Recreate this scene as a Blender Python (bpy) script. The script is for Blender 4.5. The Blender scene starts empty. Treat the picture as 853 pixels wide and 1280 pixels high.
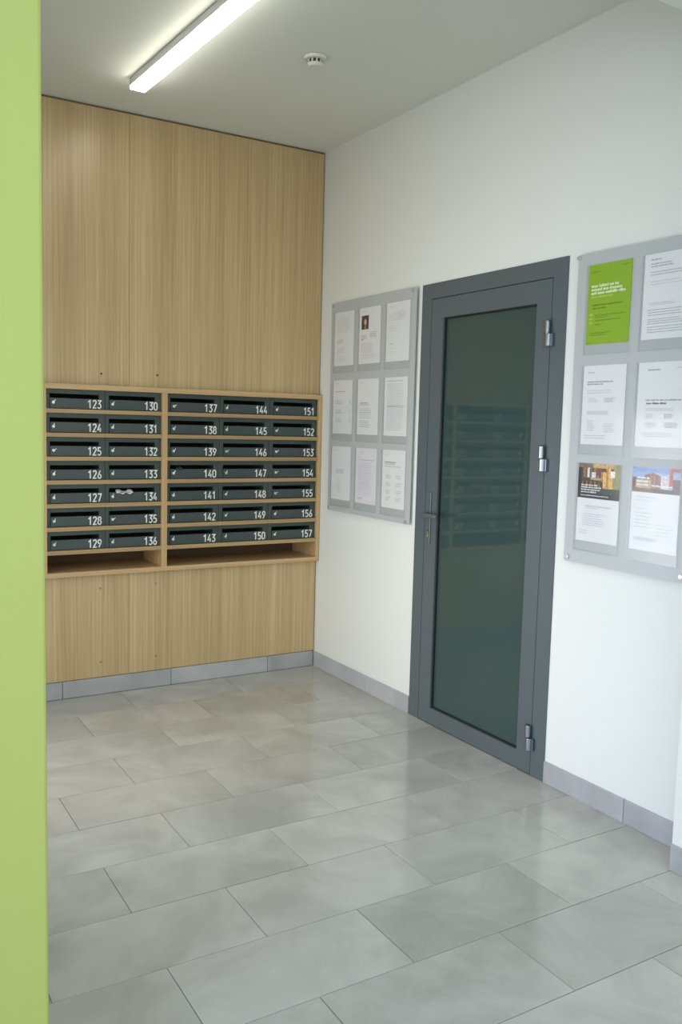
import bpy, bmesh, math, random
from mathutils import Vector, Matrix
random.seed(7)
S = bpy.context.scene
COL = S.collection
R = math.radians

# ------------------------------------------------------------------ camera
CX, CY, CZ = -2.5888, -4.572, 1.4711
cam_d = bpy.data.cameras.new('camera')
cam = bpy.data.objects.new('camera', cam_d); COL.objects.link(cam); S.camera = cam
cam_d.sensor_fit = 'VERTICAL'; cam_d.sensor_height = 36.0
cam_d.lens = 36.0 * 1096.67 / 1280.0
cam_d.clip_start = 0.02
yw, pt, rl = R(31.0711), R(-5.7053), R(1.462)
F = Vector((math.sin(yw)*math.cos(pt), math.cos(yw)*math.cos(pt), math.sin(pt)))
R0 = Vector((math.cos(yw), -math.sin(yw), 0)); U0 = R0.cross(F)
Rv = R0*math.cos(rl) + U0*math.sin(rl); Uv = -R0*math.sin(rl) + U0*math.cos(rl)
M = Matrix((Rv, Uv, -F)).transposed().to_4x4(); M.translation = (CX, CY, CZ)
cam.matrix_world = M

# ------------------------------------------------------------------ light
S.view_settings.view_transform = 'Standard'; S.view_settings.look = 'None'
S.view_settings.gamma = 1; S.view_settings.use_curve_mapping = False
S.view_settings.exposure = 0.07
w = bpy.data.worlds.new('world'); S.world = w; w.use_nodes = True
w.node_tree.nodes['Background'].inputs[0].default_value = (0.72, 0.86, 1.0, 1)
w.node_tree.nodes['Background'].inputs[1].default_value = 0.9
def area(name, loc, target, sx, sy, power, col, spread=180):
    l = bpy.data.lights.new(name, 'AREA'); l.shape = 'RECTANGLE'; l.size = sx; l.size_y = sy
    l.energy = power; l.color = col; l.spread = R(spread)
    o = bpy.data.objects.new(name, l); COL.objects.link(o); o.location = loc
    o.rotation_euler = (Vector(target) - Vector(loc)).to_track_quat('-Z', 'Y').to_euler()
    return o
area('recess_fill_warm', (-2.27, -1.4, .90), (0, -1.6, 0.5), 1.5, 1.35, 10, (1.0, 0.97, 0.86), 110)  # fill added in the left recess, no source known there
area('recess_fill_cool', (-2.265, -.80, .90), (0, -1.2, 0.6), .85, 1.35, 9.5, (0.95, 0.92, 1.0))  # second added fill, brightens the far end of the recess
area('daylight_lobby_window', (-4.30, -5.0, 1.2), (0, -2.0, 0.3), 2.5, 1.8, 14, (0.45, 0.52, 1.0), 70)
area('daylight_entrance', (-2.0, -7.3, 1.3), (-1.6, 0, 0.9), 3.0, 2.1, 48, (0.96, 0.90, 0.72))
area('lobby_ceiling_light', (-2.4, -5.2, 2.98), (-2.4, -5.2, 0), 2.5, 2.5, 62, (0.78, 0.98, 1.0))

# ------------------------------------------------------------------ helpers
def srgb(r, g, b):
    f = lambda c: (c/255/12.92 if c/255 <= .04045 else ((c/255+.055)/1.055)**2.4)
    return (f(r), f(g), f(b), 1)
def mat(name, col, rough=.5, metal=0, spec=.5, bump=0, bscale=200, var=0, vscale=3, emis=None, objvar=0):
    m = bpy.data.materials.new(name); m.use_nodes = True
    nt = m.node_tree; b = nt.nodes['Principled BSDF']
    b.inputs['Base Color'].default_value = col; b.inputs['Roughness'].default_value = rough
    b.inputs['Metallic'].default_value = metal; b.inputs['Specular IOR Level'].default_value = spec
    if emis:
        b.inputs['Emission Color'].default_value = emis[0]; b.inputs['Emission Strength'].default_value = emis[1]
    tc = None
    if bump or var or objvar:
        tc = nt.nodes.new('ShaderNodeTexCoord')
    if var:
        n = nt.nodes.new('ShaderNodeTexNoise'); n.inputs['Scale'].default_value = vscale; n.inputs['Detail'].default_value = 5
        nt.links.new(tc.outputs['Object'], n.inputs['Vector'])
        r = nt.nodes.new('ShaderNodeMapRange'); r.inputs[1].default_value = .3; r.inputs[2].default_value = .7
        r.inputs[3].default_value = 1-var; r.inputs[4].default_value = 1+var
        nt.links.new(n.outputs[0], r.inputs[0])
        h = nt.nodes.new('ShaderNodeHueSaturation'); h.inputs['Color'].default_value = col
        nt.links.new(r.outputs[0], h.inputs['Value']); nt.links.new(h.outputs[0], b.inputs['Base Color'])
    if bump:
        n2 = nt.nodes.new('ShaderNodeTexNoise'); n2.inputs['Scale'].default_value = bscale; n2.inputs['Detail'].default_value = 3
        nt.links.new(tc.outputs['Object'], n2.inputs['Vector'])
        bp = nt.nodes.new('ShaderNodeBump'); bp.inputs['Strength'].default_value = bump; bp.inputs['Distance'].default_value = .002
        nt.links.new(n2.outputs[0], bp.inputs['Height']); nt.links.new(bp.outputs[0], b.inputs['Normal'])
    return m

def wood_mat(name, c1, c2, c3, rough=.38, horiz=False):
    m = bpy.data.materials.new(name); m.use_nodes = True
    nt = m.node_tree; b = nt.nodes['Principled BSDF']; N = nt.nodes.new; L = nt.links.new
    tc = N('ShaderNodeTexCoord'); g = N('ShaderNodeNewGeometry')
    mp = N('ShaderNodeMapping'); mp.inputs['Scale'].default_value = (.6, 40, 40) if horiz else (95, 95, 1.0)
    L(g.outputs['Position'], mp.inputs['Vector'])
    n = N('ShaderNodeTexNoise'); n.inputs['Scale'].default_value = 1; n.inputs['Detail'].default_value = 8; n.inputs['Roughness'].default_value = .72
    L(mp.outputs[0], n.inputs['Vector'])
    mp2 = N('ShaderNodeMapping'); mp2.inputs['Scale'].default_value = (.3, 5, 5) if horiz else (8.5, 8.5, .12)
    L(g.outputs['Position'], mp2.inputs['Vector'])
    n2 = N('ShaderNodeTexNoise'); n2.inputs['Scale'].default_value = 1; n2.inputs['Detail'].default_value = 3
    L(mp2.outputs[0], n2.inputs['Vector'])
    mx = N('ShaderNodeMix'); mx.data_type = 'FLOAT'; mx.inputs[0].default_value = .30
    L(n.outputs[0], mx.inputs[2]); L(n2.outputs[0], mx.inputs[3])
    cr = N('ShaderNodeValToRGB'); e = cr.color_ramp.elements
    e[0].position = .36; e[0].color = c1; e[1].position = .64; e[1].color = c3
    k = cr.color_ramp.elements.new(.5); k.color = c2
    L(mx.outputs[0], cr.inputs[0]); L(cr.outputs[0], b.inputs['Base Color'])
    b.inputs['Roughness'].default_value = rough
    bp = N('ShaderNodeBump'); bp.inputs['Strength'].default_value = .12; bp.inputs['Distance'].default_value = .001
    L(n.outputs[0], bp.inputs['Height']); L(bp.outputs[0], b.inputs['Normal'])
    return m

def tile_mat(name, ca, cb, rough=.2):
    m = bpy.data.materials.new(name); m.use_nodes = True
    nt = m.node_tree; b = nt.nodes['Principled BSDF']; N = nt.nodes.new; L = nt.links.new
    oi = N('ShaderNodeObjectInfo'); g = N('ShaderNodeNewGeometry')
    ad = N('ShaderNodeVectorMath'); ad.operation = 'ADD'
    sc = N('ShaderNodeMath'); sc.operation = 'MULTIPLY'; sc.inputs[1].default_value = 37
    L(oi.outputs['Random'], sc.inputs[0]); L(g.outputs['Position'], ad.inputs[0]); L(sc.outputs[0], ad.inputs[1])
    n = N('ShaderNodeTexNoise'); n.inputs['Scale'].default_value = 3.2; n.inputs['Detail'].default_value = 7; n.inputs['Roughness'].default_value = .6
    n.inputs['Distortion'].default_value = .6
    L(ad.outputs[0], n.inputs['Vector'])
    cr = N('ShaderNodeValToRGB'); cr.color_ramp.elements[0].position = .33; cr.color_ramp.elements[0].color = ca
    cr.color_ramp.elements[1].position = .68; cr.color_ramp.elements[1].color = cb
    L(n.outputs[0], cr.inputs[0])
    h = N('ShaderNodeHueSaturation'); r = N('ShaderNodeMapRange'); r.inputs[3].default_value = .92; r.inputs[4].default_value = 1.07
    L(oi.outputs['Random'], r.inputs[0]); L(r.outputs[0], h.inputs['Value']); L(cr.outputs[0], h.inputs['Color'])
    L(h.outputs[0], b.inputs['Base Color'])
    rr = N('ShaderNodeMapRange'); rr.inputs[3].default_value = rough-.04; rr.inputs[4].default_value = rough+.07
    L(n.outputs[0], rr.inputs[0]); L(rr.outputs[0], b.inputs['Roughness'])
    n3 = N('ShaderNodeTexNoise'); n3.inputs['Scale'].default_value = 5; n3.inputs['Detail'].default_value = 2
    L(ad.outputs[0], n3.inputs['Vector'])
    bp = N('ShaderNodeBump'); bp.inputs['Strength'].default_value = .12; bp.inputs['Distance'].default_value = .004
    L(n3.outputs[0], bp.inputs['Height']); L(bp.outputs[0], b.inputs['Normal'])
    return m

def colattr_mat(name, rough=.35):
    m = bpy.data.materials.new(name); m.use_nodes = True
    nt = m.node_tree; a = nt.nodes.new('ShaderNodeVertexColor'); a.layer_name = 'Col'
    nt.links.new(a.outputs[0], nt.nodes['Principled BSDF'].inputs['Base Color'])
    nt.nodes['Principled BSDF'].inputs['Roughness'].default_value = rough
    return m
def acrylic_mat(name):
    m = bpy.data.materials.new(name); m.use_nodes = True
    nt = m.node_tree; nt.nodes.remove(nt.nodes['Principled BSDF']); N = nt.nodes.new; L = nt.links.new
    t = N('ShaderNodeBsdfTransparent'); t.inputs[0].default_value = (.975, .98, .98, 1)
    g = N('ShaderNodeBsdfGlossy'); g.inputs['Roughness'].default_value = .12; g.inputs[0].default_value = (1, 1, 1, 1)
    f = N('ShaderNodeFresnel'); f.inputs[0].default_value = 1.45
    mx = N('ShaderNodeMixShader'); L(f.outputs[0], mx.inputs[0]); L(t.outputs[0], mx.inputs[1]); L(g.outputs[0], mx.inputs[2])
    ge = N('ShaderNodeNewGeometry'); ma = N('ShaderNodeMath'); ma.operation = 'SUBTRACT'; ma.inputs[0].default_value = 1
    mu = N('ShaderNodeMath'); mu.operation = 'MULTIPLY'
    L(ge.outputs['Backfacing'], ma.inputs[1]); L(ma.outputs[0], mu.inputs[0]); L(f.outputs[0], mu.inputs[1]); L(mu.outputs[0], mx.inputs[0])
    L(mx.outputs[0], nt.nodes['Material Output'].inputs[0]); return m

M_WHITE = mat('white_wall_paint', srgb(222, 225, 221), .62, bump=.12, bscale=350)
M_CEIL = mat('ceiling_paint', srgb(217, 221, 212), .8, bump=.05)
M_GREEN = mat('lime_wall_paint', srgb(161, 171, 92), .5, bump=.15, bscale=260)
M_TILE = tile_mat('grey_floor_tile', srgb(158, 158, 153), srgb(181, 181, 177), .13)
M_BASE = tile_mat('grey_skirting_tile', srgb(154, 157, 159), srgb(178, 180, 183), .35)
M_GROUT = mat('grey_grout', srgb(132, 131, 126), .8)
M_WOOD = wood_mat('oak_laminate', srgb(167, 142, 102), srgb(187, 163, 121), srgb(206, 184, 143), .32)
M_WOODH = wood_mat('oak_edge', srgb(176, 144, 100), srgb(192, 160, 116), srgb(206, 176, 132), .42, True)
M_WOODV = wood_mat('oak_edge_upright', srgb(178, 146, 102), srgb(194, 162, 118), srgb(208, 178, 134), .42)
M_WOODS = wood_mat('oak_shelf_edge', srgb(150, 124, 86), srgb(166, 139, 99), srgb(180, 153, 112), .42, True)
M_BOX = mat('dark_green_steel', srgb(55, 68, 64), .38, bump=.1, bscale=500)
M_FLAP = mat('dark_green_steel_flap', srgb(60, 71, 71), .34, bump=.1, bscale=500)
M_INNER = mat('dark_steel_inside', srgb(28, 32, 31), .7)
M_CHROME = mat('chrome', srgb(215, 216, 216), .18, 1)
M_STEEL = mat('brushed_steel', srgb(150, 156, 160), .3, 1)
M_STAND = mat('satin_steel', srgb(205, 207, 210), .36, .8)
M_NUM = mat('white_number_film', srgb(232, 234, 232), .45)
M_ALU = mat('grey_door_paint', srgb(84, 94, 98), .36, bump=.08, bscale=600)
M_GLASS = mat('dark_tinted_glass', srgb(54, 74, 72), .035, spec=.62)
M_RUB = mat('black_rubber', srgb(22, 25, 25), .6)
M_BOARD = mat('silver_board_panel', srgb(177, 182, 183), .34, spec=.5)
M_ACR = acrylic_mat('clear_acrylic')
M_PAPER = mat('white_paper', srgb(228, 229, 230), .6)
M_PAPERV = mat('lilac_white_paper', srgb(224, 221, 228), .6)
M_PGREEN = mat('green_paper', srgb(140, 178, 30), .45)
M_INK = mat('grey_ink', srgb(160, 161, 166), .6)
M_INKD = mat('dark_ink', srgb(96, 96, 100), .6)
M_INKL = mat('pale_ink', srgb(190, 190, 196), .6)
M_INKW = mat('white_ink', srgb(222, 236, 190), .5)
M_INKG = mat('deep_green_ink', srgb(98, 138, 20), .5)
M_INKY = mat('pale_green_ink', srgb(172, 205, 85), .5)
M_INKR = mat('pink_ink', srgb(192, 160, 168), .5)
M_INKP = mat('plain_white_ink', srgb(226, 228, 228), .5)
M_PHOTO = colattr_mat('printed_photo')
M_PLAST = mat('white_plastic', srgb(218, 218, 212), .4)
M_DARKP = mat('dark_plastic', srgb(70, 70, 66), .6)
M_LED = mat('led_diffuser', srgb(255, 255, 255), .5, emis=((1.0, .95, .84, 1), 14.5))
M_LAMP = mat('white_aluminium', srgb(205, 207, 208), .35)
M_BRASS = mat('brass', srgb(176, 164, 136), .35, 1)

def link(name, bm, m, parent=None, smooth=False):
    me = bpy.data.meshes.new(name); bm.to_mesh(me); bm.free()
    for x in (m if isinstance(m, (list, tuple)) else [m]): me.materials.append(x)
    if smooth:
        for p in me.polygons: p.use_smooth = True
    o = bpy.data.objects.new(name, me); COL.objects.link(o)
    if parent: o.parent = parent
    return o
def tag(o, label, cat, group=None, kind=None):
    if label: o['label'] = label
    if cat: o['category'] = cat
    if group: o['group'] = group
    if kind: o['kind'] = kind
    return o
def empty(name, loc=(0, 0, 0), rz=0):
    o = bpy.data.objects.new(name, None); COL.objects.link(o); o.location = loc; o.rotation_euler = (0, 0, rz)
    o.empty_display_size = .05; return o
def bx(bm, x0, x1, y0, y1, z0, z1, bev=0, mi=0, mt=None):
    mtx = Matrix.Translation(((x0+x1)/2, (y0+y1)/2, (z0+z1)/2)) @ Matrix.Diagonal((abs(x1-x0), abs(y1-y0), abs(z1-z0), 1))
    if mt is not None: mtx = mt @ mtx
    r = bmesh.ops.create_cube(bm, size=1, matrix=mtx)
    fs = set(f for v in r['verts'] for f in v.link_faces)
    for f in fs: f.material_index = mi
    if bev:
        bmesh.ops.bevel(bm, geom=list(set(e for f in fs for e in f.edges)), offset=bev, segments=2, profile=.5, affect='EDGES')
    return bm
def box(*a, **k): return bx(bmesh.new(), *a, **k)
def cyl(bm, p0, p1, r0, r1=None, seg=20, mi=0, bev=0):
    p0, p1 = Vector(p0), Vector(p1); d = p1-p0
    mtx = Matrix.Translation((p0+p1)/2) @ d.to_track_quat('Z', 'Y').to_matrix().to_4x4()
    r = bmesh.ops.create_cone(bm, cap_ends=True, segments=seg, radius1=r0, radius2=r0 if r1 is None else r1, depth=d.length, matrix=mtx)
    fs = set(f for v in r['verts'] for f in v.link_faces)
    for f in fs: f.material_index = mi
    if bev:
        es = [e for f in fs if len(f.verts) > 4 for e in f.edges]
        bmesh.ops.bevel(bm, geom=es, offset=bev, segments=2, profile=.5, affect='EDGES')
    return bm
def prism(pts, axis, a, b, bm=None):
    """extrude a 2-D outline along axis (0,1,2) from a to b"""
    bm = bm or bmesh.new()
    def P(u, v, t):
        return {0: (t, u, v), 1: (u, t, v), 2: (u, v, t)}[axis]
    v0 = [bm.verts.new(P(u, v, a)) for u, v in pts]; v1 = [bm.verts.new(P(u, v, b)) for u, v in pts]
    bm.faces.new(v0); bm.faces.new(v1[::-1]); n = len(pts)
    for i in range(n): bm.faces.new((v0[i], v1[i], v1[(i+1) % n], v0[(i+1) % n]))
    bmesh.ops.recalc_face_normals(bm, faces=bm.faces[:]); return bm
def copy_tree(o, parent=None):
    c = o.copy(); COL.objects.link(c)
    if parent is not None: c.parent = parent
    for ch in list(o.children): copy_tree(ch, c)
    return c
def off(y, z, d):
    """point measured on the wall plane x=0 moved to the plane x=-d along the same bearing"""
    k = 1 - d/(-CX); return CY + (y-CY)*k, CZ + (z-CZ)*k

# ------------------------------------------------------------------ room shell
H = 3.03
LB = -7.4          # lobby rear
XL = -2.24         # left wall of the mailbox recess
XR = -0.140        # face of the pilaster / entrance wall
YP = -2.731
fl = tag(link('floor', box(-4.4, .2, LB, .5, -.16, -.004), M_GROUT), 'grey rectangular floor tiles laid in half bond', 'floor', kind='structure')
TW, TH, J = .604, .304, .0028
tb = box(-(TW-J)/2, (TW-J)/2, -(TH-J)/2, (TH-J)/2, -.010, 0, bev=.0009)
tile_me = bpy.data.meshes.new('tile'); tb.to_mesh(tile_me); tb.free(); tile_me.materials.append(M_TILE)
cut_me = {}
def add_tile(x0, x1, y0, y1):
    """whole or cut tile"""
    wx, wy = round(x1-x0-J, 4), round(y1-y0-J, 4)
    if abs(wx-(TW-J)) < 1e-3 and abs(wy-(TH-J)) < 1e-3: me = tile_me
    else:
        if (wx, wy) not in cut_me:
            b = box(-wx/2, wx/2, -wy/2, wy/2, -.010, 0, bev=.0009); m_ = bpy.data.meshes.new('tile'); b.to_mesh(m_); b.free()
            m_.materials.append(M_TILE); cut_me[(wx, wy)] = m_
        me = cut_me[(wx, wy)]
    o = bpy.data.objects.new('tile', me); COL.objects.link(o); o.parent = fl
    o.location = ((x0+x1)/2, (y0+y1)/2, random.uniform(-.0004, .0004))
    o.rotation_euler = (random.uniform(-.0006, .0006), random.uniform(-.0006, .0006), 0)
for i in range(24):
    y1 = -TH*i; y0 = y1-TH
    if y0 < LB: break
    xmax = 0.0 if y1 > YP else XR
    xmin = -2.42 if y0 > -2.73 else -4.2
    x = 0.0 if i % 2 == 0 else TW/2
    while x > xmin:
        a, b = max(x-TW, xmin), min(x, xmax)
        if b-a > .03: add_tile(a, b, y0, y1)
        x -= TW

tag(link('ceiling', box(-4.4, .2, LB, .5, H, H+.15), M_CEIL), 'plain matt white ceiling', 'ceiling', kind='structure')
# right wall, one slab with the door opening notched out
DY0, DY1, DZ = -1.9811, -1.0087, 2.157
wr = prism([(.45, -.1), (.45, H), (YP-.1, H), (YP-.1, -.1), (DY0+.002, -.1), (DY0+.002, DZ-.002), (DY1-.002, DZ-.002), (DY1-.002, -.1)], 0, 0, .2)
tag(link('wall_right', wr, M_WHITE), 'white wall with the glazed door and two notice boards', 'wall', kind='structure')
wr2 = box(XR, .2, LB, YP, -.1, H)
tag(link('wall_entrance', wr2, M_WHITE), 'white projecting wall end at the right edge of the picture', 'wall', kind='structure')
tag(link('wall_back', box(XL-.2, 0.2, .31, .45, -.1, H), M_WHITE), 'wall behind the oak cladding and the mailboxes', 'wall', kind='structure')
wl = prism([(-2.731, -.1), (-2.731, H), (.31, H), (.31, -.1), (-.30, -.1), (-.30, 1.66), (-2.20, 1.66), (-2.20, -.1)], 0, XL-.19, XL)
tag(link('wall_left', wl, M_WHITE), 'white side wall with a low opening added for fill light, hidden behind the lime green wall', 'wall', kind='structure')
wn = tag(empty('added_opening_1', (XL-.03, -1.25, 0)), 'unseen low opening added for fill light in the hidden side wall', 'added_opening', kind='structure')  # invented opening and frame, added to house the two recess fill lights
wf = prism([(-.95, 0), (-.95, 1.66), (.95, 1.66), (.95, 0), (.91, 0), (.91, 1.61), (-.91, 1.61), (-.91, 0)], 0, -.05, -.005)
link('added_opening_frame', wf, M_ALU, wn); link('added_opening_frame', box(-.05, -.005, -.91, .91, 0, .20), M_ALU, wn)
XG = -2.2295
g = box(-4.4, XG, -2.93, -2.731, -.1, H, bev=.006)
tag(link('wall_green', g, M_GREEN), 'lime green painted wall end at the left edge of the picture', 'wall', kind='structure')
tag(link('wall_lobby', prism([(LB-.2, -.1), (LB-.2, H), (-2.731, H), (-2.731, -.1), (-3.8, -.1), (-3.8, 2.45), (-6.6, 2.45), (-6.6, -.1)], 0, -4.6, -4.4), M_WHITE), 'white lobby wall with a wide daylight opening beside the camera', 'wall', kind='structure')
rear = prism([(-4.4, -.1), (-4.4, H), (.2, H), (.2, -.1), (-.35, -.1), (-.35, 2.35), (-3.7, 2.35), (-3.7, -.1)], 1, LB-.2, LB)
tag(link('wall_front', rear, M_WHITE), 'wall with the wide entrance opening behind the camera', 'wall', kind='structure')
tag(link('ceiling_beam', box(-2.3, XR+.001, -2.93, YP, 2.715, H+.001, bev=.003), M_CEIL), 'white ceiling beam across the opening, top right corner', 'beam', kind='structure')

# oak cladding on the back wall
CAB_T, CAB_B = 1.640, .652
cl = tag(empty('trim_1'), 'oak laminate cladding covering the back wall', 'cladding', kind='structure')
seams = [XL+.002, -1.155, -.006]
for a, b in zip(seams, seams[1:]):
    link('wood_panel', box(a+.0007, b-.0007, 0, .018, CAB_T+.001, H-.011, bev=.0008), M_WOOD, cl)
    link('wood_panel', box(a+.0007, b-.0007, 0, .018, .0955, CAB_B-.001, bev=.0008), M_WOOD, cl)
link('wood_panel', box(XL+.002, -1.9415, 0, .018, CAB_B, CAB_T, bev=.0008), M_WOOD, cl)
# dark shadow gap strip along the ceiling and the corner
link('shadow_gap_strip', box(XL+.002, -.001, .006, .018, H-.011, H-.001), mat('brown_gap_strip', srgb(112, 94, 66), .7), cl)
for sx, sz in ((-1.311, .577), (-1.006, .579), (-1.309, .178), (-1.003, .174), (-1.302, 1.700), (-1.003, 1.707)):
    b = cyl(bmesh.new(), (sx, .001, sz), (sx, -.003, sz), .0065, .005, 16)
    link('screw_cap', b, mat('brown_cap', srgb(104, 82, 52), .5) if sz > 1 else M_BRASS, cl, True)

# skirting tiles
bb = tag(empty('baseboard_back'), 'grey tile skirting under the oak cladding', 'skirting', kind='structure')
xs = [XL+.002, -2.112, -1.508, -.914, -.316, -.006]
for a, b in zip(xs, xs[1:]): link('skirting_tile', box(a+.0015, b-.0015, .001, .012, 0.0005, .092, bev=.0012), M_BASE, bb)
br = tag(empty('baseboard_right'), 'grey tile skirting along the white wall', 'skirting', kind='structure')
for a, b in ((-.60, -.012), (DY1+.002, -.60)): link('skirting_tile', box(-.010, -.0005, a+.0015, b-.0015, .0005, .092, bev=.0012), M_BASE, br)
for a, b in ((-2.41, DY0-.002), (YP+.002, -2.41)): link('skirting_tile', box(-.010, -.0005, a+.0015, b-.0015, .0005, .092, bev=.0012), M_BASE, br)
be = tag(empty('baseboard_entrance'), 'grey tile skirting on the projecting wall end at the right edge', 'skirting', kind='structure')
yy = YP
for k in range(7):
    link('skirting_tile', box(XR-.010, XR-.0005, yy-.6, yy-.0015, .0005, .092, bev=.0012), M_BASE, be); yy -= .602

# ------------------------------------------------------------------ mailbox cabinet (carcass)
FR = -.034
BW, BH = .2990, .0985
PITCH = .1205
ZT = 1.613
sections = [(-1.585, -.986, [-1.585, -1.285]), (-.954, -.026, [-.954, -.6445, -.335])]
cab = tag(empty('mailbox_cabinet', (0, 0, 0)), 'oak built-in cabinet framing the rows of dark green mailboxes', 'cabinet')
XC0 = -1.940
def cpart(n, *a, m=M_WOODH, **k): return link(n, box(*a, bev=.0008, **k), m, cab)
cpart('top_board', XC0, -.0035, FR, .27, ZT, CAB_T)
cpart('bottom_board', XC0, -.0035, FR, .27, CAB_B, .676)
cpart('side_panel', -.024, -.0035, FR, .27, .676, ZT, m=M_WOODV)
cpart('divider', -.985, -.955, FR, .27, .676, ZT, m=M_WOODV)
cpart('divider', -1.612, -1.588, FR, .27, .676, ZT, m=M_WOODV)
cpart('side_panel', XC0, XC0+.024, FR, .27, .676, ZT, m=M_WOODV)
cpart('back_panel', XC0, -.0035, .271, .283, CAB_B, CAB_T, m=mat('shade_brown_back', srgb(88, 68, 42), .7))  # deep shade of the open trays put into the panel colour
secs = [(-1.916, -1.612, [-1.915]), (-1.588, -.985, [-1.587, -1.2865]), (-.955, -.024, [-.9535, -.6435, -.3335])]
for a, b, cols in secs:
    for r in range(1, 8):
        zt = ZT - PITCH*r + .0215
        cpart('shelf', a, b, FR, .262, zt-.0215, zt-.0005, m=M_WOODS)

# ------------------------------------------------------------------ mailboxes
def arc(cx, cy, rx, ry, a0, a1, n=10):
    return [(cx+rx*math.cos(R(a0+(a1-a0)*i/n)), cy+ry*math.sin(R(a0+(a1-a0)*i/n))) for i in range(n+1)]
DG = {
 '0': [arc(.22, .72, .2, .26, 0, 180, 8) + arc(.22, .28, .2, .26, 180, 360, 8) + [(.42, .72)]],
 '1': [[(.02, .74), (.25, .97), (.25, 0)]],
 '2': [arc(.22, .76, .19, .22, 170, -30, 10) + [(.03, .03), (.44, .03)]],
 '3': [[(.03, .97), (.42, .97), (.18, .6)] + arc(.2, .3, .2, .28, 75, -150, 12)],
 '4': [[(.28, 1), (.02, .28), (.46, .28)], [(.33, .52), (.33, 0)]],
 '5': [[(.4, .97), (.08, .97), (.05, .54)] + arc(.2, .3, .2, .28, 120, -150, 12)],
 '6': [[(.32, 1), (.06, .45)] + arc(.22, .27, .19, .25, 150, 510, 18)],
 '7': [[(.02, .97), (.43, .97), (.15, 0)]],
 '8': [arc(.22, .76, .17, .21, 0, 360, 16), arc(.22, .28, .2, .26, 0, 360, 16)],
 '9': [[(.12, 0), (.38, .55)] + arc(.22, .73, .19, .25, -30, 330, 18)],
}
def ribbon(bm, pts, t, y):
    n = len(pts); L_, R_ = [], []
    for i in range(n):
        p = Vector(pts[i]); a = Vector(pts[max(i-1, 0)]); b = Vector(pts[min(i+1, n-1)])
        d1 = (p-a).normalized() if i else (b-p).normalized(); d2 = (b-p).normalized() if i < n-1 else d1
        d = (d1+d2); d = d.normalized() if d.length > 1e-6 else d1
        nn = Vector((-d.y, d.x)); k = 1/max(.45, abs(nn.dot(Vector((-d1.y, d1.x)))))
        L_.append(bm.verts.new((p.x+nn.x*t*k, y, p.y+nn.y*t*k))); R_.append(bm.verts.new((p.x-nn.x*t*k, y, p.y-nn.y*t*k)))
    for i in range(n-1):
        try: bm.faces.new((L_[i], L_[i+1], R_[i+1], R_[i]))
        except ValueError: pass
def number_bm(txt, x_right, z0, h, y):
    bm = bmesh.new(); adv = h*.60; x = x_right - adv*len(txt) + h*.12
    for ch in txt:
        for st in DG[ch]: ribbon(bm, [(x+u*h*1.0, z0+v*h) for u, v in st], h*.075, y)
        x += adv
    return bm
YF = -.014
# local frame of a box: origin at front lower left corner
body = prism([(0, 0), (.0205, 0), (.0205, BH-.0235), (BW-.031, BH-.0235), (BW-.031, 0), (BW, 0), (BW, BH), (0, BH)], 1, 0, .235)
bmesh.ops.bevel(body, geom=[e for e in body.edges if all(abs(v.co.y) < 1e-6 for v in e.verts)], offset=.0012, segments=1, affect='EDGES')
body_me = bpy.data.meshes.new('body'); body.to_mesh(body_me); body.free(); body_me.materials.append(M_BOX)
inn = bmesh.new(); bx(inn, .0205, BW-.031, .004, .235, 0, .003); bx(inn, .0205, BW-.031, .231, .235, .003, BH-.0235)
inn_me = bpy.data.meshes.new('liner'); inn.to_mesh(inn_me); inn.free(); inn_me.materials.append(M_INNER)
fb = box(.0215, BW-.032, -.004, .001, .002, .0535, bev=.0012)
flap_me = bpy.data.meshes.new('flap'); fb.to_mesh(flap_me); fb.free(); flap_me.materials.append(M_FLAP)
lk = cyl(bmesh.new(), (0, 0, 0), (0, -.006, 0), .0085, .0078, 20, bev=.0008)
lock_me = bpy.data.meshes.new('lock'); lk.to_mesh(lock_me); lk.free(); lock_me.materials.append(M_CHROME)
dc = bmesh.new(); bx(dc, -.0025, .0025, -.0085, -.0062, -.001, .017, bev=.0008); bx(dc, -.0008, .0008, -.0092, -.008, -.005, .003)
cover_me = bpy.data.meshes.new('dust_cover'); dc.to_mesh(cover_me); dc.free(); cover_me.materials.append(M_CHROME)
def child(name, me, par, loc=(0, 0, 0), rot=(0, 0, 0)):
    o = bpy.data.objects.new(name, me); COL.objects.link(o); o.parent = par; o.location = loc; o.rotation_euler = rot; return o
rowname = ['top row', 'second row from top', 'third row from top', 'middle row', 'third row from bottom', 'second row from bottom', 'bottom row']
colx = [(-1.915, 116)] + [(x, 123+7*k) for k, x in enumerate([-1.587, -1.2865, -.9535, -.6435, -.3335])]
colname = {116: 'hidden behind the green wall', 123: 'column beside the green wall', 130: 'column left of the oak divider', 137: 'column right of the oak divider', 144: 'column second from the white wall', 151: 'column beside the white wall'}
for x, n0 in colx:
    for r in range(7):
        n = n0+r
        z = ZT - PITCH*r - BH - .0005
        t = empty('mailbox', (x, YF, z)); t.scale.x = 1 if n0 < 137 else 1.028
        tag(t, f'dark green steel mailbox numbered {n}, {rowname[r]}, {colname[n0]}', 'mailbox', 'numbered mailboxes in the oak cabinet')
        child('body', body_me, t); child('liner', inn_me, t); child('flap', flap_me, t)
        l = child('lock', lock_me, t, (.037, -.004, .031))
        child('dust_cover', cover_me, l, (0, 0, 0), (0, R(random.choice([20, 35, 60, 12, 28])), 0))
        link('number', number_bm(str(n), BW-.019, .0065, .041, -.0047), M_NUM, t)

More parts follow.
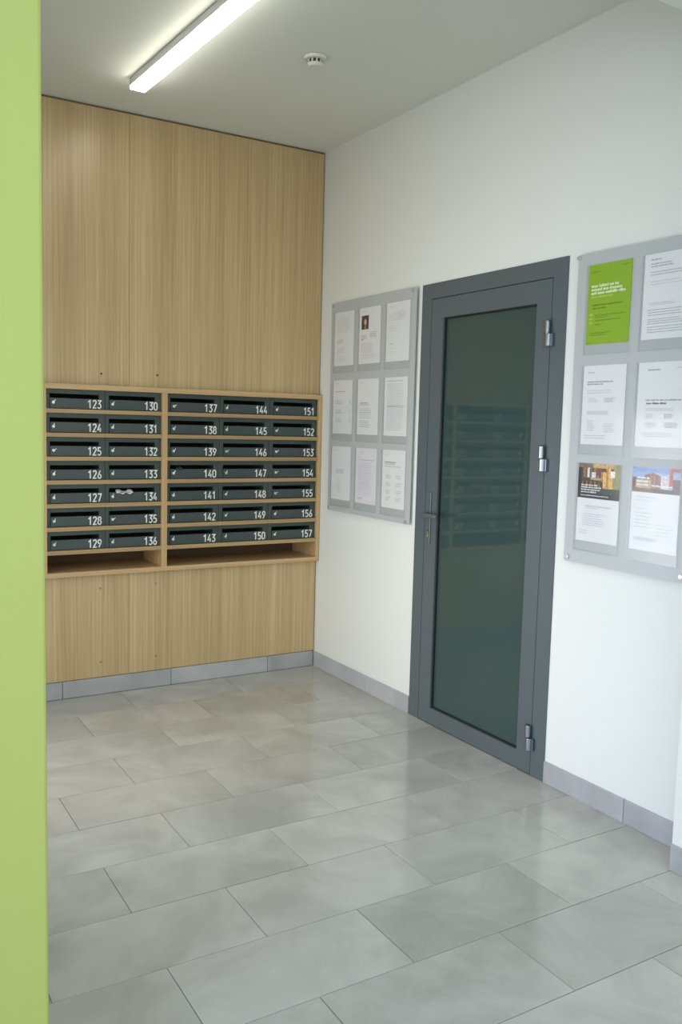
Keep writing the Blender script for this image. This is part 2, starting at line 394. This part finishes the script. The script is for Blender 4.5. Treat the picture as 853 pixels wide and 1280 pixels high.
# crumpled flyer in slot of box 134 and dark scrap in 140
def flyer(name, x, z, wd, ht, m, label, cat):
    bm = bmesh.new(); nx, nz = 12, 5; V = []
    for j in range(nz+1):
        for i in range(nx+1):
            u, v = i/nx, j/nz
            V.append(bm.verts.new((x+wd*u+random.uniform(-.001, .001), YF-.012+.030*v+random.uniform(-.003, .003)*(1-v), z+ht*v*(.75+.25*math.sin(u*9))+random.uniform(-.001, .001)+.004*math.sin(u*14)*(1-v))))
    for j in range(nz):
        for i in range(nx):
            a = j*(nx+1)+i; bm.faces.new((V[a], V[a+1], V[a+nx+2], V[a+nx+1]))
    o = link(name, bm, m, None, True)
    md = o.modifiers.new('s', 'SOLIDIFY'); md.thickness = .0012
    tag(o, label, cat)
flyer('folded_flyer', -1.228, ZT-PITCH*4-BH+.048, .088, .020, M_PAPER, 'crumpled white flyer sticking out of the slot of mailbox 134', 'flyer')
flyer('dark_envelope', -.895, ZT-PITCH*3-BH+.050, .030, .020, M_BOX, 'small dark scrap sticking out of the slot of mailbox 140', 'paper')

# ------------------------------------------------------------------ glazed door
door = tag(empty('door_1', (0, (DY0+DY1)/2, 0)), 'dark grey aluminium door with a tall dark tinted glass pane', 'door', kind='structure')
DM = (DY0+DY1)/2
def dl(y): return y-DM
LY0, LY1, LZ = -1.900, -1.090, 2.081
# outer frame: inverted U, slightly proud of the wall
fr = prism([(dl(DY0), .0), (dl(DY0), DZ), (dl(DY1), DZ), (dl(DY1), .0), (dl(LY1)+.002, .0), (dl(LY1)+.002, LZ+.003), (dl(LY0)-.003, LZ+.003), (dl(LY0)-.003, .0)], 0, -.006, .10)
link('door_frame', fr, M_ALU, door)
link('door_stop', prism([(dl(LY0)-.004, .0), (dl(LY0)-.004, LZ+.004), (dl(LY1)+.003, LZ+.004), (dl(LY1)+.003, .0), (dl(LY1)-.02, .0), (dl(LY1)-.02, LZ-.02), (dl(LY0)+.02, LZ-.02), (dl(LY0)+.02, .0)], 0, .056, .0995), M_RUB, door)
leaf = tag(empty('door_leaf', (0, 0, 0)), None, None); leaf.parent = door
GY0, GY1, GZ0, GZ1 = -1.812, -1.184, .084, 1.987
def lp(n, bm, m, **k): return link(n, bm, m, leaf, **k)
zb = .004
lf = bmesh.new()
outer = [(LY0, zb), (LY1, zb), (LY1, LZ), (LY0, LZ)]; inner = [(GY0, GZ0), (GY1, GZ0), (GY1, GZ1), (GY0, GZ1)]
X0, X1 = -.006, .055
vo = [[lf.verts.new((x, dl(a), b)) for a, b in outer] for x in (X0, X1)]; vi = [[lf.verts.new((x, dl(a), b)) for a, b in inner] for x in (X0, X1)]
for i in range(4):
    j = (i+1) % 4
    lf.faces.new((vo[0][i], vo[0][j], vi[0][j], vi[0][i])); lf.faces.new((vo[1][j], vo[1][i], vi[1][i], vi[1][j]))
    lf.faces.new((vo[0][j], vo[0][i], vo[1][i], vo[1][j])); lf.faces.new((vi[0][i], vi[0][j], vi[1][j], vi[1][i]))
bmesh.ops.recalc_face_normals(lf, faces=lf.faces[:])
bmesh.ops.bevel(lf, geom=[e for e in lf.edges if all(abs(v.co.x-X0) < 1e-6 for v in e.verts) and (abs(e.verts[0].co.y-e.verts[1].co.y) < 1e-6 or abs(e.verts[0].co.z-e.verts[1].co.z) < 1e-6)], offset=.0015, segments=2, affect='EDGES')
lp('leaf_frame', lf, M_ALU)
lp('glass_pane', box(.012, .030, dl(GY0)-.008, dl(GY1)+.008, GZ0-.008, GZ1+.008), M_GLASS)
gk = bmesh.new(); t_ = .006
for a, b, c, d in ((GY0, GY1, GZ0, GZ0+t_), (GY0, GY1, GZ1-t_, GZ1), (GY0, GY0+t_, GZ0+t_, GZ1-t_), (GY1-t_, GY1, GZ0+t_, GZ1-t_)):
    bx(gk, .002, .0119, dl(a)+.0002, dl(b)-.0002, c+.0002, d-.0002)
lp('rubber_gasket', gk, M_RUB)
# handle: long narrow plate, lever, key cylinder
hy = -1.127
hp = lp('handle_plate', box(-.013, -.0065, dl(hy)-.016, dl(hy)+.016, .897, 1.153, bev=.003), M_ALU)
hd = bmesh.new(); cyl(hd, (-.013, dl(hy), 1.043), (-.05, dl(hy), 1.043), .0105, seg=20)
bx(hd, -.060, -.043, dl(hy)-.115, dl(hy)+.013, 1.034, 1.053, bev=.005)
o_ = link('lever', hd, M_ALU, hp, True)
cy_ = bmesh.new(); cyl(cy_, (-.012, dl(hy), .955), (-.020, dl(hy), .955), .0085, bev=.001); bx(cy_, -.018, -.0125, dl(hy)-.005, dl(hy)+.005, .932, .95, bev=.001)
link('key_cylinder', cy_, M_BRASS, hp, False)
# hinges
for hz in (1.857, 1.349, .166):
    h = tag(empty('hinge', (0, dl(LY0)-.001, hz)), None, None); h.parent = door
    b = bmesh.new(); cyl(b, (-.020, .006, .003), (-.020, .006, .054), .0125, bev=.002, seg=24); bx(b, -.019, -.0062, .004, .030, .004, .053, bev=.001)
    link('leaf_knuckle', b, M_STEEL, h, False)
    b = bmesh.new(); cyl(b, (-.022, -.004, -.050), (-.022, -.004, .002), .0145, bev=.002, seg=24); bx(b, -.021, -.0062, -.024, -.004, -.049, .001, bev=.001)
    bx(b, -.020, -.0062, .012, .026, -.046, -.006, bev=.001)
    link('frame_knuckle', b, M_STEEL, h, False)
    b = bmesh.new(); cyl(b, (-.020, .006, .054), (-.020, .006, .057), .008, seg=16)
    link('pin_cap', b, M_DARKP, h)

# ------------------------------------------------------------------ notice boards
BD = .018     # board face stands this far off the wall
def board(name, y1, y0, z0, z1, cols, label, standoffs):
    a1, zt = off(y1, z1, BD); a0, zb_ = off(y0, z0, BD)
    t = tag(empty(name, (0, (a0+a1)/2, zb_)), label, 'notice board')
    oy, oz = -(a0+a1)/2, -zb_
    b = box(-BD, -BD+.004, a0+oy, a1+oy, 0, zt-zb_, bev=0)
    es = [e for e in b.edges if abs(e.verts[0].co.x-e.verts[1].co.x) > .003]
    bmesh.ops.bevel(b, geom=es, offset=.003, segments=3, affect='EDGES')
    link('backing_panel', b, M_BOARD, t)
    for cy0, cy1 in cols:
        for rz1, rz0 in ((2.104, 1.802), (1.722, 1.418), (1.346, 1.040)):
            p1, q1 = off(cy0+.008, rz1+.000, BD+.004); p0, q0 = off(cy1-.006, rz0-.040, BD+.004)
            pk = bmesh.new(); x = -BD-.0085
            bx(pk, x-.0014, x, p0+oy, p1+oy, q0+oz, q1+oz)
            bx(pk, x, -BD-.0002, p0+oy, p1+oy, q0+oz, q0+oz+.0025)
            bx(pk, x, -BD-.0002, p0+oy, p0+oy+.002, q0+oz+.0025, q1+oz)
            bx(pk, x, -BD-.0002, p1+oy-.002, p1+oy, q0+oz+.0025, q1+oz)
            link('pocket', pk, M_ACR, t)
    for sy, sz in standoffs:
        py, pz = off(sy, sz, BD)
        c = bmesh.new(); cyl(c, (-.0005, py+oy, pz+oz), (-BD-.007, py+oy, pz+oz), .0085, bev=.001, seg=24)
        link('standoff', c, M_STAND, t, False)
    return t
C1 = [(-.158, -.368), (-.424, -.634), (-.691, -.901)]
C2 = [(-2.088, -2.298), (-2.355, -2.565)]
board('notice_board', -.118, -.952, .970, 2.159, C1, 'silver notice board with nine clear pockets between oak cladding and door',
      [(-.137, 2.146), (-.925, 2.145), (-.138, .985), (-.924, .982)])
board('notice_board', -2.030, -2.612, .948, 2.151, C2, 'silver notice board with six clear pockets right of the door',
      [(-2.037+.002, 2.139), (-2.590, 2.139), (-2.052, .967), (-2.592, .971)])

# ------------------------------------------------------------------ notices
ROW = [(2.104, 1.802), (1.722, 1.418), (1.346, 1.040)]
INKS = [M_INK, M_INKD, M_INKL, M_INKW, M_INKG, M_INKY, M_INKR, M_INKP]
def text(bm, lines, W_, Hh, x):
    """lines: (u0,u1,v,h,ink) in page fractions, v from the top; letters as small flat print"""
    for u0, u1, v, h, ink in lines:
        u = u0; hh = h*Hh; z = Hh*(1-v)
        lw = hh*.62/W_
        while u < u1-lw:
            for k in range(random.randint(3, 9)):
                if u+lw > u1: break
                f = random.choice([.72, .72, .72, 1.0, .8]); g_ = random.uniform(.72, .95)
                ya, yb = -W_*u, -W_*(u+lw*g_)
                vs = [bm.verts.new((x, yy_, zz)) for yy_, zz in ((ya, z), (ya, z+hh*f), (yb, z+hh*f), (yb, z))]
                bm.faces.new(vs).material_index = ink
                u += lw
            u += lw*.7
def para(u0, u1, v0, v1, n, h, ink, ragged=.12):
    return [(u0, u1-random.uniform(0, ragged), v0+(v1-v0)*i/max(1, n-1), h, ink) for i in range(n)]
def photo(fn, nx, ny, W_, Hh, u0, u1, v0, v1, x, par, name='printed_photo'):
    me = bpy.data.meshes.new(name); V, Fc, C = [], [], []
    for j in range(ny):
        for i in range(nx):
            a, b = u0+(u1-u0)*i/nx, u0+(u1-u0)*(i+1)/nx; c, d = v0+(v1-v0)*j/ny, v0+(v1-v0)*(j+1)/ny
            k = len(V); V += [(x, -W_*a, Hh*(1-c)), (x, -W_*b, Hh*(1-c)), (x, -W_*b, Hh*(1-d)), (x, -W_*a, Hh*(1-d))]
            Fc.append((k, k+1, k+2, k+3)); C.append(srgb(*fn((i+.5)/nx, (j+.5)/ny)))
    me.from_pydata(V, [], Fc); ca = me.color_attributes.new('Col', 'FLOAT_COLOR', 'CORNER')
    for k, c in enumerate(C):
        for q in range(4): ca.data[4*k+q].color = c
    me.materials.append(M_PHOTO); o = bpy.data.objects.new(name, me); COL.objects.link(o); o.parent = par; return o
def notice(cy0, cy1, row, label, lines, paper=M_PAPER, name='notice', dz=0, tilt=0, grp=None):
    d = BD+.001
    y1, z1 = off(cy0, ROW[row][0]-.001, d); y0, z0 = off(cy1, ROW[row][1]+dz, d)
    W_, Hh = y1-y0, z1-z0
    t = link(name, box(-.0007, 0, -W_, 0, 0, Hh), paper); t.location = (-d, y1, z0); t.rotation_euler = (R(tilt), 0, 0)
    tag(t, label, 'notice', grp)
    if lines:
        bm = bmesh.new(); text(bm, lines, W_, Hh, -.0010)
        link('printed_text', bm, INKS, t)
    return t, W_, Hh
G1 = 'printed sheets in the notice board beside the oak cladding'; G2 = 'printed sheets in the notice board right of the door'
logo = lambda i=2: [(.1, .32, .07, .016, i)]
notice(*C1[0], 0, 'white notice in top left pocket of the nine-pocket board', para(.15, .8, .12, .38, 8, .010, 2)+para(.14, .5, .52, .58, 3, .012, 0)+para(.14, .6, .68, .76, 4, .010, 2)+para(.14, .7, .84, .9, 3, .009, 2), grp=G1)
t, W_, Hh = notice(*C1[1], 0, 'white notice with a small dark portrait photo, top row of the nine-pocket board',
    [(.1, .36, .07, .014, 2)]+para(.1, .42, .50, .55, 3, .013, 0)+[(.1, .24, .57, .013, 1)]+para(.52, .86, .45, .53, 4, .012, 0, .05)+para(.1, .7, .64, .80, 7, .010, 2)+para(.1, .85, .84, .9, 3, .009, 2), grp=G1)
def portrait(u, v):
    hair = (58, 36, 30)
    if ((u-.54)/.17)**2+((v-.47)/.24)**2 < 1: return (214, 172, 156)
    if v > .74 and abs(u-.54) < .14+(v-.74)*.9: return (176, 120, 112) if abs(u-.54) < .1 else (70, 56, 60)
    if ((u-.5)/.40)**2+((v-.5)/.52)**2 < 1: return hair
    return (84, 62, 52)
photo(portrait, 14, 20, W_, Hh, .10, .44, .14, .385, -.0011, t, 'portrait_photo')
notice(*C1[2], 0, 'white notice in top right pocket of the nine-pocket board', [(.12, .35, .08, .014, 2)]+para(.1, .8, .2, .3, 4, .010, 2)+para(.5, .85, .16, .26, 4, .010, 2)+para(.1, .5, .4, .48, 3, .009, 2)+[(.14, .32, .7, .014, 0)]+para(.1, .4, .78, .84, 2, .009, 2), grp=G1)
notice(*C1[0], 1, 'white notice with short bold title and right-hand column, middle row left', logo()+[(.15, .62, .22, .018, 0)]+sum([para(.14, .52, v, v+.06, 3, .010, 0)+[(.85, .93, v+k, .012, 0) for k in (0, .03, .06)] for v in (.38, .56, .72)], []), grp=G1)
notice(*C1[1], 1, 'white notice with text starting halfway down, centre pocket of the nine-pocket board', logo()+[(.12, .5, .44, .016, 1), (.12, .62, .47, .012, 0)]+para(.12, .72, .54, .70, 6, .010, 0)+para(.1, .66, .76, .86, 4, .010, 0), grp=G1)
notice(*C1[2], 1, 'white notice densely filled with grey text, middle row right', [(.12, .8, .07, .016, 0)]+para(.12, .86, .12, .90, 26, .011, 2, .1)+[(.12, .86, .5, .016, 0)], grp=G1)
notice(*C1[0], 2, 'mostly blank white notice with two short centred lines, bottom left pocket', [(.1, .24, .08, .014, 2)]+para(.24, .7, .44, .5, 3, .012, 0)+para(.3, .6, .6, .86, 9, .009, 2, .2), grp=G1)
notice(*C1[1], 2, 'lilac-tinted notice with a pink mark at its foot, bottom middle pocket', [(.2, .4, .09, .014, 2), (.12, .9, .22, .014, 6)]+para(.14, .8, .28, .84, 18, .010, 2)+[(.12, .36, .92, .022, 6)], paper=M_PAPERV, grp=G1)
notice(*C1[2], 2, 'white notice with two columns of short entries, bottom right pocket', [(.12, .28, .09, .014, 2), (.1, .62, .22, .018, 1), (.1, .56, .25, .016, 0), (.1, .8, .29, .012, 0)]+sum([para(.18, .42, v, v+.05, 3, .010, 0)+para(.62, .88, v, v+.05, 3, .010, 0) for v in (.44, .57, .70, .82)], []), grp=G1)
# right board
notice(*C2[0], 0, 'bright green poster with bold white heading, top left pocket right of the door',
    [(.08, .30, .10, .020, 4), (.76, .95, .06, .014, 4), (.08, .74, .285, .036, 3), (.08, .84, .330, .036, 3), (.08, .93, .375, .036, 3), (.08, .62, .418, .030, 5),
     (.12, .85, .52, .024, 4), (.12, .45, .56, .024, 4), (.2, .9, .645, .014, 4), (.2, .5, .67, .014, 4), (.2, .8, .71, .014, 4), (.2, .35, .76, .014, 4),
     (.06, .15, .64, .03, 5), (.06, .15, .69, .03, 5), (.06, .15, .74, .03, 5), (.08, .6, .865, .014, 4), (.08, .48, .89, .014, 4)], paper=M_PGREEN, name='green_poster', grp=G2)
notice(*C2[1], 0, 'white letter with wide paragraphs beside the bright green poster',
    [(.14, .36, .075, .020, 0), (.14, .56, .125, .016, 0), (.14, .6, .155, .016, 0)]+para(.14, .9, .22, .25, 2, .012, 0)+para(.14, .85, .33, .36, 2, .010, 2)+para(.14, .7, .58, .6, 2, .010, 2)+para(.12, .9, .66, .72, 3, .011, 0)+para(.12, .9, .77, .82, 3, .011, 0)+para(.12, .9, .86, .92, 3, .011, 0), grp=G2)
notice(*C2[0], 1, 'white notice with dark two-line title, below the green poster',
    [(.1, .28, .095, .018, 2), (.1, .72, .215, .022, 0), (.1, .5, .245, .022, 0)]+para(.1, .7, .32, .35, 2, .010, 2)+para(.14, .4, .42, .46, 3, .010, 2)+para(.52, .78, .42, .46, 3, .010, 0, .05)+para(.12, .7, .585, .62, 3, .012, 2)+para(.14, .4, .70, .82, 6, .011, 2)+para(.55, .82, .74, .84, 5, .011, 2, .1)+para(.1, .68, .89, .92, 2, .011, 2), grp=G2)
notice(*C2[1], 1, 'white notice with boxed heading at mid-height, right of the plain two-line title sheet',
    [(.2, .46, .10, .020, 0), (.78, .92, .08, .012, 2), (.18, .92, .455, .022, 0), (.2, .62, .495, .024, 1)]+para(.2, .86, .55, .57, 2, .011, 2)+para(.2, .46, .62, .66, 3, .012, 2)+para(.58, .78, .62, .66, 3, .012, 0, .04)+para(.2, .46, .72, .77, 4, .012, 2)+para(.6, .88, .72, .77, 4, .012, 0, .04)+para(.16, .8, .84, .88, 3, .011, 2), grp=G2)
rn = random.Random(3)
def night(u, v):
    base = (70, 62, 58)
    if v < .12: base = (120, 104, 92) if u < .35 else (196, 160, 112)
    elif u < .08: base = (40, 34, 40)
    elif u > .55 and v < .75:
        base = (224, 178, 98) if (int(u*22) % 3) else (176, 126, 64)
        if v < .22 and int(u*9) % 2: base = (96, 58, 42)
    elif u < .55 and v < .4:
        base = (150, 112, 74) if int(u*24) % 2 else (84, 76, 66)
        if .22 < u < .27 or .32 < u < .42 and v > .24: base = (214, 222, 228)
        if .42 < u < .52 and v < .3: base = (130, 66, 42)
    elif .3 < u < .62 and v < .48: base = (190, 160, 120)
    if .08 < u < .6 and .5 < v < .7: base = (66, 60, 48) if int(u*30) % 3 else (150, 100, 50)
    if u > .84 and v < .7: base = (140, 140, 92)
    if .78 < u < .88 and .2 < v < .38: base = (246, 238, 224)
    if v > .68 and u > .5: base = (44, 60, 48)
    if v > .84: base = (38, 40, 52)
    k = rn.uniform(.85, 1.15); return tuple(min(255, c*k) for c in base)
def day(u, v):
    base = (118, 146, 196) if v < .2 else (140, 164, 204)
    if .22 < u < .62 and v > .42-.2*math.sin((u-.2)*7): base = (150, 104, 78) if int(u*24) % 2 else (104, 60, 50)
    if .6 < u < .78 and v > .3: base = (196, 190, 198)
    if .78 < u < .84 and v < .7: base = (176, 60, 56)
    if u >= .84 and v < .14: base = (150, 60, 64)
    if .84 < u and v > .42: base = (86, 60, 66)
    if u < .2 and v > .42: base = (70, 78, 92)
    if u < .07 and v > .5: base = (100, 50, 56)
    if .08 < u < .4 and v > .5: base = (176, 156, 132)
    if v > .84: base = (60, 52, 60) if u > .45 else (110, 92, 80)
    k = rn.uniform(.88, 1.12); return tuple(min(255, c*k) for c in base)
t, W_, Hh = notice(*C2[0], 2, 'white poster headed by a dark photo of amber-lit buildings, bottom left pocket',
    [(.08, .5, .285, .020, 7), (.08, .58, .315, .020, 7), (.08, .56, .345, .020, 7), (.08, .46, .375, .018, 7), (.08, .75, .415, .014, 7)]+
    [(.22, .84, .55, .013, 2), (.22, .5, .575, .012, 2)]+para(.16, .7, .65, .79, 6, .010, 2)+para(.08, .35, .87, .90, 2, .010, 2), name='photo_poster', grp=G2)
t.children[0].location.x = -.0004
photo(night, 40, 32, W_, Hh, 0, 1, 0, .445, -.0011, t)
t, W_, Hh = notice(*C2[1], 2, 'white poster headed by a daylight photo of brick buildings, bottom right pocket',
    [(.10, .38, .14, .024, 7), (.10, .34, .18, .024, 7), (.10, .36, .22, .024, 7), (.42, .86, .225, .022, 7)]+
    para(.12, .6, .36, .4, 2, .010, 2)+[(.1, .3, .5, .011, 2)]+para(.1, .5, .55, .72, 5, .009, 2)+para(.55, .9, .68, .8, 4, .010, 2)+para(.1, .6, .85, .88, 3, .010, 2), name='photo_poster', grp=G2)
t.children[0].location.x = -.0004
photo(day, 40, 24, W_, Hh, 0, 1, 0, .30, -.0011, t)

# ------------------------------------------------------------------ ceiling luminaire and smoke detector
LH = .050
lamp = tag(empty('ceiling_lamp', (-1.2565, -.438, H), R(2.6)), 'long slim white linear lamp glowing on the ceiling', 'ceiling lamp')
LWd, LL = .072, 1.95
hs = bmesh.new(); bx(hs, -LWd/2, LWd/2, -LL, 0, -LH+.016, -.001, bev=.001)
link('housing', hs, M_LAMP, lamp)
link('diffuser', box(-LWd/2+.001, LWd/2-.001, -LL+.002, -.002, -LH, -LH+.0155, bev=.001), M_LED, lamp)
sd = tag(empty('smoke_detector', (-.700, -1.13, H)), 'small round white smoke detector on the ceiling', 'smoke detector')
b = bmesh.new(); cyl(b, (0, 0, -.001), (0, 0, -.014), .050, .047, 32, bev=.002); link('base', b, M_PLAST, sd)
b = bmesh.new(); cyl(b, (0, 0, -.014), (0, 0, -.030), .030, .030, 24); link('sensor_chamber', b, M_DARKP, sd)
b = bmesh.new()
for k in range(10):
    a = k*2*math.pi/10; m_ = Matrix.Rotation(a, 4, 'Z'); bx(b, .029, .034, -.003, .003, -.032, -.0145, mt=m_)
link('vent_rib', b, M_PLAST, sd)
b = bmesh.new(); cyl(b, (0, 0, -.042), (0, 0, -.030), .026, .037, 32, bev=.002); link('cap', b, M_PLAST, sd)
